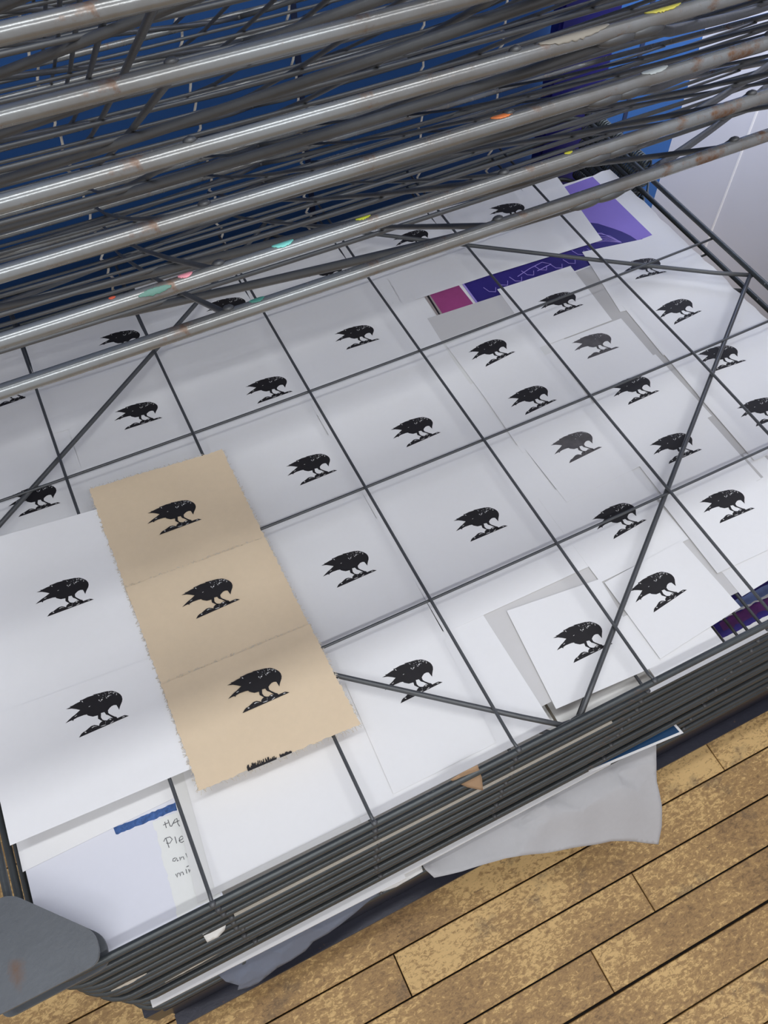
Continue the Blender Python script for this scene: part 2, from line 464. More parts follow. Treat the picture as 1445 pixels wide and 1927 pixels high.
for x in (-0.55, 6.72):
    bm = bmesh.new(); lb(bm, x, x + 0.72, 5.62, 5.80, FL, 7.5, 0.004)
    tobj('upright', bm, M_INDIGO, rack, label='indigo painted upright behind the hinges')

# splashes of dried ink on the raised shelves' front tubes
def splash(k, x, ang, length, width, col, seed):
    m = plain('dried_ink_' + col[0], col[1], 0.5)
    r = random.Random(seed); bm = bmesh.new(); n = 26; rows = 9
    R = (RT + 0.0012) * U
    grid = []
    for i in range(n + 1):
        t = i / n; w = width * math.sin(math.pi * min(max(t, 0.02), 0.98)) ** 0.6 * r.uniform(0.8, 1.05); off = r.uniform(-.05, .05)
        row = []
        for j in range(rows):
            a = ang + off + w * (j / (rows - 1) - .5)
            row.append(bm.verts.new(Vector(((x + (t - .5) * length) * U, YF * U + math.cos(a) * -R, math.sin(a) * R + 0.2 * sagz(x) * U))))
        grid.append(row)
    for i in range(n):
        for j in range(rows - 1): bm.faces.new((grid[i][j], grid[i + 1][j], grid[i + 1][j + 1], grid[i][j + 1]))
    o = tobj('dried_ink', bm, m, RA[k - 1], True, label=col[0] + ' splash of dried ink')
    mod = o.modifiers.new('s', 'SOLIDIFY'); mod.thickness = 0.0004; mod.offset = 0
rt = math.radians
splash(4, 3.50, rt(75), 0.13, 1.6, ('yellow', (0.55, 0.50, 0.08)), 1)
splash(3, 2.96, rt(70), 0.08, 1.3, ('orange', (0.75, 0.22, 0.06)), 2)
splash(2, 2.21, rt(75), 0.07, 1.5, ('turquoise', (0.20, 0.62, 0.56)), 3)
splash(2, 1.90, rt(70), 0.045, 1.2, ('pink', (0.72, 0.28, 0.33)), 4)
splash(2, 2.48, rt(80), 0.05, 1.0, ('lime', (0.55, 0.60, 0.04)), 5)
splash(2, 3.23, rt(70), 0.03, 0.7, ('lemon', (0.60, 0.58, 0.05)), 6)
splash(2, 1.80, rt(15), 0.10, 0.9, ('green', (0.09, 0.21, 0.17)), 7)
splash(1, 2.10, rt(70), 0.05, 1.1, ('sea green', (0.08, 0.30, 0.24)), 8)
splash(2, 1.68, rt(70), 0.02, 0.6, ('red', (0.65, 0.12, 0.06)), 9)
splash(4, 3.18, rt(60), 0.24, 2.0, ('beige', (0.25, 0.23, 0.19)), 10)
splash(3, 3.52, rt(60), 0.10, 1.4, ('pale grey', (0.42, 0.46, 0.46)), 11)

# ================================================================ PAPER
def grid_sheet(bm, quad, z, nx, ny, th, surf, jit=0.0, seed=0):
    """sheet between four world corners (BL, BR, TR, TL), following the shelf's sag"""
    r = random.Random(seed)
    q = [Vector(p) for p in quad]; top = []; bot = []
    for j in range(ny + 1):
        a, b = [], []
        for i in range(nx + 1):
            u, v = i / nx, j / ny
            p = (q[0] * (1 - u) + q[1] * u) * (1 - v) + (q[3] * (1 - u) + q[2] * u) * v
            if jit and (i in (0, nx) or j in (0, ny)):
                p = p + Vector((r.uniform(-jit, jit), r.uniform(-jit, jit)))
            zz = z + surf(p.x, p.y, u, v)
            a.append(bm.verts.new(P(p.x, p.y, zz + th))); b.append(bm.verts.new(P(p.x, p.y, zz)))
        top.append(a); bot.append(b)
    for j in range(ny):
        for i in range(nx):
            bm.faces.new((top[j][i], top[j][i + 1], top[j + 1][i + 1], top[j + 1][i]))
            bm.faces.new((bot[j][i], bot[j + 1][i], bot[j + 1][i + 1], bot[j][i + 1]))
    for j in range(ny):
        for i, s in ((0, 1), (nx, -1)):
            f = (top[j][i], top[j + 1][i], bot[j + 1][i], bot[j][i]); bm.faces.new(f if s == 1 else f[::-1])
    for i in range(nx):
        for j, s in ((0, 1), (ny, -1)):
            f = (top[j][i], bot[j][i], bot[j][i + 1], top[j][i + 1]); bm.faces.new(f if s == 1 else f[::-1])
def recentre(o):
    me = o.data; c = sum((v.co for v in me.vertices), Vector()) / len(me.vertices)
    c.z = min(v.co.z for v in me.vertices)
    me.transform(Matrix.Translation(-c)); o.location = c
TH = 0.0010
def rot_rect(x0, x1, y0, y1, deg=0):
    c = Vector(((x0 + x1) / 2, (y0 + y1) / 2)); M2 = Matrix.Rotation(math.radians(deg), 2)
    return [c + M2 @ (Vector(p) - c) for p in ((x0, y0), (x1, y0), (x1, y1), (x0, y1))]
def flat(x, y, u, v): return sagz(min(max(x, 0), 7))
def make_sheet(name, quad, z, mat, label, cat='print', group=None, jit=0, nx=12, ny=12, surf=flat, seed=0, th=None):
    th = TH if th is None else th
    bm = bmesh.new(); grid_sheet(bm, quad, z, nx, ny, th, surf, jit, seed)
    o = tobj(name, bm, mat, None, False)
    recentre(o); o['label'] = label; o['category'] = cat
    if group: o['group'] = group
    return o
BIRD = [(-0.077, 0.681), (-0.004, 0.685), (0.018, 0.684), (0.001, 0.706), (0.049, 0.698), (0.146, 0.713), (0.219, 0.716), (0.217, 0.739), (0.274, 0.734), (0.376, 0.742), (0.5, 0.727), (0.482, 0.744), (0.562, 0.729), (0.659, 0.712), (0.755, 0.693), (0.851, 0.655), (0.897, 0.618), (0.945, 0.565), (0.979, 0.508), (0.993, 0.456), (0.988, 0.395), (0.964, 0.344), (0.926, 0.298), (0.895, 0.257), (0.864, 0.204), (0.859, 0.237), (0.853, 0.277), (0.844, 0.325), (0.799, 0.345), (0.749, 0.343), (0.708, 0.325), (0.663, 0.294), (0.653, 0.236), (0.675, 0.194), (0.741, 0.113), (0.773, 0.089), (0.788, 0.037), (0.755, 0.025), (0.729, 0.048), (0.692, 0.115), (0.645, 0.185), (0.603, 0.225), (0.589, 0.286), (0.557, 0.292), (0.524, 0.299), (0.497, 0.212), (0.513, 0.149), (0.571, 0.096), (0.534, 0.081), (0.489, 0.139), (0.438, 0.21), (0.454, 0.279), (0.423, 0.285), (0.36, 0.296), (0.314, 0.331), (0.278, 0.362), (0.264, 0.393), (0.212, 0.406), (0.083, 0.415), (0.009, 0.405), (-0.015, 0.377), (-0.024, 0.405), (-0.072, 0.407), (-0.161, 0.4), (-0.099, 0.432), (-0, 0.477), (0.058, 0.493), (0.17, 0.542), (0.105, 0.594), (0.03, 0.644)]
ROCK = [(0, 0), (0.062, 0.054), (0.111, 0.074), (0.149, 0.076), (0.222, 0.105), (0.276, 0.124), (0.34, 0.118), (0.392, 0.083), (0.416, 0.06), (0.433, 0.095), (0.479, 0.122), (0.544, 0.121), (0.588, 0.1), (0.631, 0.116), (0.665, 0.118), (0.698, 0.097), (0.739, 0.064), (0.786, 0.054), (0.847, 0.055), (0.924, 0.052), (0.957, 0.033), (1, 0), (0.931, -0), (0.633, -0), (0.326, 0)]
CUTS = [[(0.621, 0.014), (0.693, 0.037), (0.696, 0.023), (0.635, 0.007)], [(0.435, 0.039), (0.51, 0.036), (0.552, 0.025), (0.517, 0.02), (0.464, 0.026)], [(0.273, 0.089), (0.329, 0.096), (0.386, 0.063), (0.331, 0.083), (0.285, 0.075)], [(0.628, 0.105), (0.662, 0.105), (0.671, 0.079), (0.642, 0.083)], [(0.241, 0.715), (0.265, 0.707), (0.267, 0.674), (0.252, 0.684)], [(0.341, 0.537), (0.377, 0.539), (0.368, 0.53), (0.344, 0.526)], [(0.037, 0.462), (0.094, 0.469), (0.082, 0.457), (0.045, 0.45)], [(0.553, 0.587), (0.57, 0.589), (0.573, 0.558), (0.558, 0.561)], [(0.591, 0.562), (0.628, 0.578), (0.635, 0.562), (0.608, 0.545)], [(0.699, 0.569), (0.713, 0.573), (0.715, 0.553), (0.702, 0.555)], [(0.731, 0.583), (0.755, 0.591), (0.752, 0.56), (0.735, 0.559)], [(0.775, 0.645), (0.79, 0.648), (0.787, 0.62), (0.775, 0.619)], [(0.808, 0.639), (0.831, 0.643), (0.832, 0.627), (0.813, 0.624)], [(0.853, 0.601), (0.872, 0.608), (0.87, 0.58), (0.857, 0.58)], [(0.9, 0.546), (0.917, 0.548), (0.916, 0.526), (0.901, 0.528)], [(0.868, 0.033), (0.913, 0.036), (0.925, 0.018), (0.882, 0.023)], [(0.124, 0.061), (0.156, 0.058), (0.161, 0.037), (0.139, 0.036)]]
def crow_mesh():
    from mathutils.geometry import tessellate_polygon
    bm = bmesh.new(); k = CROWL * U
    for poly in (BIRD, ROCK):
        vs = [bm.verts.new((x * k, y * k, 0)) for x, y in poly]
        for t in tessellate_polygon([[Vector((x, y, 0)) for x, y in poly]]):
            try: bm.faces.new([vs[i] for i in t])
            except ValueError: pass
    for poly in CUTS:                # strokes the cutter left as bare paper
        vs = [bm.verts.new((x * k, y * k, 0.00003)) for x, y in poly]
        f = bm.faces.new(vs); f.material_index = 1
    bm.normal_update()
    for f in bm.faces:
        if f.normal.z < 0: f.normal_flip()
    me = bpy.data.meshes.new('crow_print'); bm.to_mesh(me); bm.free(); return me
CROW = crow_mesh(); CROW.materials.append(M_INK); CROW.materials.append(M_PALE)
CROWF = CROW.copy(); CROWF.materials.clear(); CROWF.materials.append(M_INKF); CROWF.materials.append(M_PALE)
def crow_on(sheet, mx, my, deg, z, me=None):
    """mx,my: middle of the rock line the crow stands on"""
    k = CROWL; a = math.radians(deg)
    x = mx - math.cos(a) * k / 2; y = my - math.sin(a) * k / 2
    c = link('crow_print', me or CROW, None, sheet)
    # tilt to lie on the sagging sheet
    sl = math.atan(-(sagz(mx + .1) - sagz(mx - .1)) / .2)
    c.location = P(x, y, z + sagz(x) + TH + 0.0005) - sheet.location
    c.rotation_euler = Euler((0, sl, 0), 'XYZ').to_matrix().to_euler()
    c.rotation_euler = (Matrix.Rotation(sl, 3, 'Y') @ Matrix.Rotation(a, 3, 'Z')).to_euler()
    c['label'] = 'black linocut crow standing on rocks'
    return c
Z1 = -PITCH + 0.0125           # on the second shelf's wires
LV = 0.0014
CR = {'a':(0.792,4.341,2.3), 'b':(1.793,4.529,-4.7), 'c':(2.771,4.516,-6.7), 'g':(3.737,4.530,-6.8), 'cc':(5.690,4.514,-10.3), 'd':(1.688,3.649,-1.7), 'e':(2.752,3.442,-0.6), 'f':(3.664,3.669,-3.0), 'h':(2.747,2.527,0.9), 'i':(0.736,3.170,-1.1), 'j':(2.635,1.587,0.7), 'k':(3.649,2.500,2.2), 'l':(4.636,2.977,6.4), 'm':(4.659,2.364,3.6), 'n':(5.468,3.208,-0.4), 'o':(5.449,2.636,-2.2), 'p':(4.711,1.789,3.0), 'q':(5.459,2.067,1.3), 'r':(5.391,1.425,-0.6), 's':(6.335,2.643,4.4), 't':(6.372,3.234,-9.6), 'u':(6.298,2.021,-4.7), 'v':(6.223,1.404,-3.1), 'w':(4.623,1.067,5.3), 'x':(3.674,1.501,-0.4), 'y':(5.396,0.807,-2.1), 'z':(4.527,0.451,7.4), 'aa':(3.827,0.362,0.2), 'bb':(2.658,0.625,1.5), 'dd':(4.707,4.582,4.6), }
PG = 'white prints of a black crow laid out on the second shelf'
def cp(key, quad, lvl, label, mat=None, me=None, **kw):
    z = Z1 + LV * lvl
    o = make_sheet('crow_linocut', quad, z, mat or M_WHITE, label, 'print', PG, **kw)
    c = CR[key]; crow_on(o, c[0], c[1], c[2], z, me); return o
R_ = rot_rect
cp('a', R_(-0.15, 0.98, 3.60, 4.85, 1), 1, 'white crow print at the left edge, only the rocks showing below the lowest raised tube')
cp('b', R_(0.90, 2.10, 3.84, 5.14, -3), 2, 'white crow print at the back left whose crow stands just above the lowest raised tube')
cp('c', R_(2.04, 3.12, 3.80, 5.24, -4), 3, 'white crow print at the back whose crow is crossed by the raised wire end')
cp('g', R_(3.02, 4.12, 4.05, 5.28, -4), 4, 'white crow print at the back between the two nearest raised tubes, feet hidden')
cp('dd', [(4.05, 3.97), (5.15, 3.93), (5.2, 5.05), (4.1, 5.12)], 5, 'white crow print at the back with its crow mostly hidden behind a raised tube')
cp('cc', [(5.08, 3.93), (6.26, 3.85), (6.40, 4.86), (5.15, 4.98)], 6, 'white crow print furthest back, lying over the lilac painting')
cp('i', R_(0.02, 1.12, 2.75, 3.76), 6, 'white crow print at the left whose crow is crossed by the diagonal brace')
cp('d', R_(1.12, 2.10, 2.85, 3.96, -1), 5, 'white crow print left of centre, above the tallest buff paper strip')
cp('f', [(2.95, 3.12), (4.27, 3.12), (4.35, 4.32), (3.05, 4.36)], 5, 'white crow print left of the magenta and indigo strip')
cp('e', R_(2.09, 2.99, 2.78, 3.94, -1.5), 7, 'white crow print whose rocks touch a cross wire, up and right of the buff paper')
cp('k', R_(2.99, 4.27, 1.95, 3.26), 6, 'white crow print in the centre of the shelf, a single wide sheet')
cp('h', R_(2.12, 2.99, 1.80, 2.89, -1), 8, 'white crow print just right of the top buff sheet')
cp('x', R_(3.00, 4.32, 0.94, 2.12), 7, 'large white crow print right of centre with a thin shadow along its front edge')
cp('j', R_(2.15, 3.00, 0.90, 2.00, -1), 9, 'white crow print beside the middle buff sheet')
make_sheet('white_sheet', [(1.94, 0.05), (3.32, 0.055), (3.305, 0.944), (1.94, 1.0)], Z1 + LV * 5, M_WHITE, 'blank white sheet mostly hidden below the crow print the brace crosses', 'paper')
cp('bb', [(2.20, 0.12), (2.93, 0.12), (2.971, 1.041), (2.24, 1.073)], 10, 'white crow print near the front tube whose crow is crossed by the slanting brace')
make_sheet('white_sheet', R_(4.18, 5.12, 2.85, 3.473), Z1 + LV * 4, M_WARM, 'white sheet edge below the magenta strip', 'paper')
make_sheet('grey_sheet', [(4.27, 3.40), (5.06, 3.40), (5.06, 3.66), (4.29, 3.70)], Z1 + LV * 4.5, M_PALE, 'pale grey strip just in front of the magenta patch', 'paper')
cp('n', [(4.997, 2.941), (5.74, 2.93), (5.80, 3.69), (5.045, 3.735)], 6, 'small white crow print right of the indigo strip')
cp('l', [(4.303, 2.62), (4.985, 2.66), (5.03, 3.36), (4.30, 3.34)], 7, 'small white crow print directly below the grey gap beside the magenta patch')
cp('o', R_(5.08, 5.81, 2.20, 2.92, -1.5), 7, 'small white print with the faintest, speckled grey crow', me=CROWF)
cp('m', [(4.284, 2.03), (4.99, 2.05), (4.996, 2.719), (4.303, 2.682)], 8, 'small white crow print whose rocks sit just above a cross wire, right of centre')
cp('q', R_(5.10, 5.83, 1.66, 2.42, 0), 8, 'small white crow print whose back touches a cross wire, right of centre')
cp('w', R_(4.17, 4.95, 0.80, 1.62, 1), 8, 'small white crow print with its crow cut across by the third cross wire')
cp('p', [(4.337, 1.481), (5.04, 1.509), (5.029, 2.076), (4.318, 2.05)], 10, 'small square white print with a slightly worn grey crow, right of the centre print', me=CROWF)
cp('r', R_(5.02, 5.78, 1.00, 1.80, -1), 9, 'small white crow print whose beak is hidden by the diagonal brace')
cp('t', [(5.86, 2.98), (6.64, 2.86), (6.70, 3.66), (6.0, 3.80)], 6, 'white crow print at the far right overlapped by both brace and cross wire')
cp('s', [(5.88, 2.38), (6.73, 2.40), (6.70, 3.10), (5.92, 3.04)], 7, 'white crow print at the right with an unobstructed crow, near the side tubes')
cp('u', R_(5.88, 6.66, 1.76, 2.50, -3), 8, 'white crow print at the right whose crow is crossed by the diagonal brace')
cp('v', R_(5.85, 6.60, 1.14, 1.88, -2), 9, 'white crow print cut off by the right edge of the view')
cp('y', R_(4.965, 5.72, 0.475, 1.20, -1), 10, 'white crow print at the right just behind the painting with blue clouds')
cp('aa', [(3.391, 0.141), (4.13, 0.10), (4.19, 0.82), (3.466, 0.897)], 9, 'white crow print nearest the front tube, left of the wire crossing')
cp('z', [(4.205, 0.127), (4.932, 0.194), (4.897, 0.82), (4.20, 0.78)], 11, 'tilted white crow print near the front tube, right of the wire crossing')
# sheets without a print on the same shelf
make_sheet('backing_sheet', R_(0.02, 3.20, 1.2, 5.0), Z1 - LV, M_WHITE, 'large white backing sheet under the crow prints at the left', 'paper', nx=30, ny=20)
make_sheet('backing_sheet', R_(3.0, 5.6, 1.2, 3.60), Z1 + LV * 2, M_WHITE, 'white backing sheet under the middle crow prints', 'paper', nx=24, ny=20)
make_sheet('grey_sheet', R_(5.25, 6.25, 1.0, 3.60), Z1 + LV * 3, M_GREY, 'long grey sheet showing between the two right columns of prints', 'paper')
make_sheet('grey_sheet', R_(4.75, 6.92, 0.30, 1.90), Z1 + LV * 1.5, M_PALE, 'pale grey sheet under the front right crow prints', 'paper')
make_sheet('grey_sheet', R_(3.12, 4.72, 0.20, 1.30), Z1 + LV * 1, M_PALE, 'pale grey sheet showing left of the nearest crow print', 'paper')
make_sheet('white_sheet', [(1.030, 0.094), (2.012, 0.086), (2.03, 1.12), (1.10, 1.12)], Z1 + LV * 8, M_WHITE, 'blank white sheet behind the front tube, in front of the buff paper', 'paper')
make_sheet('white_sheet', [(0.915, 0.06), (1.95, 0.05), (2.02, 0.86), (1.0, 0.86)], Z1 + LV * 6, M_WARM, 'white sheet edge just left of the blank sheet in front of the buff paper', 'paper')
make_sheet('white_sheet', [(0.055, 0.664), (1.02, 0.69), (1.06, 1.6), (0.06, 1.6)], Z1 + LV * 5, M_WHITE, 'white sheet edge above the blue crayon band at the front left', 'paper')
make_sheet('white_sheet', [(-0.1, 1.5), (2.12, 1.5), (2.16, 2.98), (-0.1, 2.98)], Z1 + LV * 5, M_WHITE, 'large white sheet under the buff paper on the second shelf', 'paper')
ps = make_sheet('white_sheet', [(0.07, 0.03), (1.06, 0.03), (1.06, 0.72), (0.07, 0.72)], Z1 + LV * 1, M_LAV, 'bluish white sheet beside the grey corner plate, under a pencilled note', 'paper')
def patch(name, quad, z, mat, parent, jit=0, seed=1, nx=8, ny=3, label=None, surf=flat):
    bm = bmesh.new(); grid_sheet(bm, quad, z, nx, ny, 0.0008, surf, jit, seed)
    o = tobj(name, bm, mat, None); recentre(o)
    o.location = o.location - parent.location; o.parent = parent
    if label: o['label'] = label
    return o
patch('crayon_band', [(0.596, 0.634), (1.0, 0.612), (1.0, 0.660), (0.596, 0.678)], Z1 + LV * 1 + TH, M_BLUEP, ps, 0.003, 2, 24, 1, 'cobalt blue crayon band')
nt_ = make_sheet('handwritten_note', [(0.79, 0.045), (1.05, 0.045), (1.05, 0.60), (0.822, 0.61)], Z1 + LV * 2.3, M_NOTE, 'torn strip of paper with pencilled handwriting beside the blue band', 'note', jit=0.006, nx=6, ny=26, seed=4)
STROKES = [[(0.87, 0.564), (0.902, 0.564)], [(0.884, 0.578), (0.882, 0.54)], [(0.905, 0.581), (0.906, 0.539), (0.913, 0.535)], [(0.913, 0.535), (0.942, 0.563), (0.956, 0.567), (0.952, 0.532), (0.957, 0.514)], [(0.922, 0.547), (0.973, 0.548)], [(0.861, 0.483), (0.862, 0.424)], [(0.844, 0.471), (0.857, 0.485), (0.885, 0.481), (0.894, 0.462), (0.874, 0.446), (0.855, 0.455)], [(0.912, 0.469), (0.91, 0.428)], [(0.926, 0.436), (0.946, 0.436), (0.959, 0.445), (0.948, 0.456), (0.933, 0.448), (0.929, 0.429), (0.94, 0.419), (0.955, 0.422)], [(0.879, 0.353), (0.864, 0.354), (0.858, 0.343), (0.868, 0.336), (0.885, 0.35), (0.882, 0.331), (0.891, 0.331)], [(0.901, 0.346), (0.9, 0.327), (0.909, 0.341), (0.921, 0.339), (0.921, 0.322)], [(0.94, 0.35), (0.941, 0.327), (0.969, 0.346), (0.947, 0.304)], [(0.851, 0.267), (0.854, 0.246), (0.863, 0.266), (0.872, 0.263), (0.872, 0.244), (0.881, 0.262), (0.891, 0.26), (0.892, 0.242)], [(0.913, 0.266), (0.911, 0.241)], [(0.92, 0.276), (0.934, 0.277)], [(0.927, 0.259), (0.926, 0.24), (0.936, 0.255), (0.948, 0.254), (0.949, 0.236), (0.963, 0.235)]]
bm = bmesh.new()
for s in STROKES:
    tube(bm, [P(x, y, Z1 + LV * 2.3 + TH + 0.0012 + sagz(x)) for x, y in s], 0.0022 * U, 5)
o = tobj('handwriting', bm, M_PENCIL, None); recentre(o); o.location = o.location - nt_.location; o.parent = nt_

# painting at the back right of the second shelf
pt = make_sheet('lilac_painting', [(3.95, 1.86), (6.93, 1.80), (6.93, 4.72), (3.95, 4.76)], Z1, M_WHITE, 'large lilac and indigo picture with a deckled white border, lying under the crow prints', 'painting', jit=0.012, nx=30, ny=30, seed=8)
zp = Z1 + TH
patch('magenta_patch', [(4.43, 3.60), (4.765, 3.60), (4.765, 4.05), (4.455, 4.05)], zp + .0015, M_PINK, pt)
patch('beige_edge', [(4.40, 3.60), (4.455, 3.60), (4.475, 4.05), (4.42, 4.05)], zp + .0025, M_BEIGE, pt)
patch('black_edge', [(4.418, 3.62), (4.432, 3.62), (4.462, 4.0), (4.442, 4.0)], zp + .0035, M_BLACK, pt)
patch('lilac_edge', [(4.788, 3.60), (4.806, 3.60), (4.82, 4.05), (4.802, 4.05)], zp + .0035, M_LILAC, pt)
patch('indigo_field', [(4.806, 3.62), (6.60, 3.62), (6.62, 4.70), (4.82, 4.70)], zp, M_INDP, pt)
bm = bmesh.new()                     # lilac ground above the arc
arc_ = [(6.05, 4.20), (6.20, 4.17), (6.30, 4.125), (6.36, 4.075), (6.405, 4.006), (6.45, 3.94), (6.492, 3.87), (6.53, 3.78), (6.549, 3.692)]
for (x0, y0), (x1, y1) in zip(arc_[:-1], arc_[1:]):
    pass
vs = []
for x, y in arc_:
    a = bm.verts.new(P(x, y, zp + .0022 + sagz(x)))
    X2 = 6.715; Y2 = 4.70
    t = (x - arc_[0][0]) / (arc_[-1][0] - arc_[0][0])
    bx_, by_ = (X2, y) if t > .5 else (x + (X2 - x) * t * 2, Y2)
    b = bm.verts.new(P(bx_, by_, zp + .0022 + sagz(bx_)))
    vs.append((a, b))
for (a, b), (c, d) in zip(vs[:-1], vs[1:]): bm.faces.new((a, c, d, b))
c1_ = bm.verts.new(P(6.715, 4.70, zp + .0022 + sagz(6.715)))
ks = next(i for i, v in enumerate(vs) if abs(v[1].co.x - c1_.co.x) < 1e-5)
bm.faces.new((vs[ks][1], c1_, vs[ks - 1][1]))
bmesh.ops.recalc_face_normals(bm, faces=bm.faces[:])
o = tobj('lilac_ground', bm, M_PURPLE, None); recentre(o); o.location = o.location - pt.location; o.parent = pt
mod = o.modifiers.new('s', 'SOLIDIFY'); mod.thickness = 0.0001
bm = bmesh.new(); rr = random.Random(3)
def pl_line(pts, r=0.004): tube(bm, [P(x, y, zp + .002 + sagz(x)) for x, y in pts], r * U, 4)
for k in range(5): pl_line([(6.28 - .03 * k, 3.95 - .02 * k), (6.36 - .02 * k, 3.87 - .01 * k), (6.40, 3.74)], 0.0028)
pl_line([(6.05, 4.0), (6.2, 4.0), (6.31, 3.94), (6.40, 3.75)])
for k in range(9):
    x = 4.95 + k * 0.14; y = 3.78 + rr.uniform(-.03, .05)
    pl_line([(x, y + .05), (x + .02, y - .02), (x + .07, y - .05), (x + .10, y)], 0.0035)
pl_line([(5.3, 3.80), (5.45, 3.84), (5.6, 3.86), (5.66, 3.80), (5.5, 3.78)])
o = tobj('lilac_drawing', bm, M_LILAC, None); recentre(o); o.location = o.location - pt.location; o.parent = pt

# third shelf: plain sheets seen through the gaps, and a painting at its front right
Z2 = -2 * PITCH + 0.0125
make_sheet('white_sheet', R_(0.06, 3.40, 0.03, 2.6), Z2, M_WARM, 'large pale sheet on the third shelf seen through the gaps at the front', 'paper', surf=flat)
make_sheet('white_sheet', R_(3.42, 4.60, 0.03, 2.6), Z2, M_WARM, 'pale sheet on the third shelf showing left of the nearest crow print', 'paper')
make_sheet('grey_sheet', R_(4.15, 6.92, 0.60, 3.30), Z2 + LV, M_WARM, 'grey sheet on the third shelf showing in the slits between the small prints', 'paper')
make_sheet('grey_sheet', R_(0.1, 4.4, 2.7, 5.1), Z2 + LV * 2, M_WARM, 'grey sheet on the third shelf under the back prints', 'paper')
make_sheet('white_sheet', [(5.0, 0.26), (6.9, 0.40), (6.9, 1.3), (5.0, 1.2)], Z1 + LV * 3, M_WHITE, 'pale sheet between the rightmost crow print and the painting with blue clouds', 'paper')
make_sheet('white_sheet', [(4.10, 0.04), (4.66, 0.04), (4.66, 0.5), (4.10, 0.5)], Z1 + LV * 3, M_WHITE, 'white sheet corner behind the front tube, left of the painting with blue clouds', 'paper')
ZP = -5 * PITCH + 0.0125
p2 = make_sheet('cloud_painting', R_(4.92, 6.9, 0.03, 1.2), ZP, M_CREAM, 'dark purple painting with blue cloud band, deep in the stack at the front right', 'painting')
z2 = ZP + TH
patch('magenta_corner', [(4.968, 0.05), (5.082, 0.05), (5.082, 0.40), (4.968, 0.40)], z2, M_PINK, p2, label='magenta corner with a white scribble')
patch('purple_field', [(5.10, 0.05), (6.8, 0.05), (6.8, 0.50), (5.10, 0.50)], z2, M_INDP, p2)
patch('plum_band', [(5.15, 0.27), (6.8, 0.27), (6.8, 0.35), (5.15, 0.35)], z2 + .0012, M_PLUM, p2, 0.012, 3, 40, 2)
patch('blue_cloud', [(5.12, 0.365), (6.8, 0.355), (6.8, 0.425), (5.12, 0.445)], z2 + .0012, M_SKYP, p2, 0.010, 5, 60, 2, 'blue cloud band')
patch('cloud_edge', [(5.12, 0.358), (6.8, 0.345), (6.8, 0.362), (5.12, 0.372)], z2 + .002, M_WHITE, p2, 0.006, 9, 70, 1)
patch('blue_strip', [(5.10, 0.05), (6.8, 0.05), (6.8, 0.205), (5.10, 0.205)], z2 + .0012, M_SKYP, p2, 0.004, 6, 40, 2)
patch('pale_strip', [(5.10, 0.195), (6.8, 0.195), (6.8, 0.225), (5.10, 0.225)], z2 + .002, M_WHITE, p2, 0.004, 6, 40, 1)
bm = bmesh.new()
tube(bm, [P(5.03 + 0.02 * math.cos(a / 3) * (1 + .4 * math.sin(a)), 0.24 + 0.045 * math.sin(a / 2), z2 + .002 + sagz(5.0)) for a in range(0, 16)], 0.003 * U, 4)
o = tobj('white_scribble', bm, M_CORD, None); recentre(o); o.location = o.location - p2.location; o.parent = p2

# ---- top shelf: two white prints and three buff ones
Z0 = 0.0125
c1s = make_sheet('crow_linocut', [(0.06, 1.45), (1.42, 1.45), (1.44, 2.83), (0.08, 2.96)], Z0, M_WHITE, 'large white crow print on the top shelf, left of the middle buff sheet', 'print', 'large white prints on the top shelf')
crow_on(c1s, 0.766, 2.141, -1, Z0)
c2s = make_sheet('crow_linocut', [(0.073, 0.778), (1.42, 0.742), (1.44, 1.54), (0.075, 1.61)], Z0 + LV * 2.5, M_WHITE, 'large white crow print on the top shelf nearest the grey corner plate', 'print', 'large white prints on the top shelf')
crow_on(c2s, 0.746, 1.233, 0.6, Z0 + LV * 2.5)
def buff(quad, z, label, seed, c):
    def sf(x, y, u, v): return sagz(x) + 0.004 * math.sin(x * 9 + seed) * math.sin(y * 7) + 0.004
    o = make_sheet('buff_crow_print', quad, z, M_TAN, label, 'print', 'buff handmade paper prints on the top shelf', 0.005, 60, 60, sf, seed)
    k = crow_on(o, c[0], c[1], c[2], z + 0.008)
    # frayed fibre edges all round
    rr = random.Random(seed); bm = bmesh.new()
    q = [Vector(p) for p in quad]
    for s in range(4):
        a, b = q[s], q[(s + 1) % 4]; d = b - a; nrm = Vector((d.y, -d.x)).normalized()
        for i in range(70):
            t = rr.random(); p = a + d * t; l = rr.uniform(.006, .026) * (1.3 if s == 0 else 0.8)
            e = p + nrm * l + d.normalized() * rr.uniform(-.02, .02)
            tube(bm, [P(p.x, p.y, z + 0.004 + sagz(p.x)), P(e.x, e.y, z + 0.003 + sagz(e.x))], 0.0016 * U, 3)
    f = tobj('deckle_fringe', bm, M_DECKLE, None); recentre(f); f.location = f.location - o.location; f.parent = o
    return o
buff([(1.145, 1.96), (2.155, 1.96), (2.148, 2.976), (1.136, 3.055)], Z0 + LV * 2, 'buff crow print furthest back of the three overlapping buff sheets', 1, (1.641, 2.436, -0.9))
buff([(1.15, 1.20), (2.168, 1.20), (2.155, 2.093), (1.145, 2.126)], Z0 + LV * 5, 'buff crow print in the middle of the three overlapping buff sheets', 2, (1.66, 1.693, 1.8))
b3 = buff([(1.148, 0.60), (2.183, 0.55), (2.168, 1.322), (1.151, 1.34)], Z0 + LV * 8, 'buff crow print nearest the front, with ink smudges on its frayed edge', 3, (1.708, 0.934, -0.3))
bm = bmesh.new(); rr = random.Random(12)
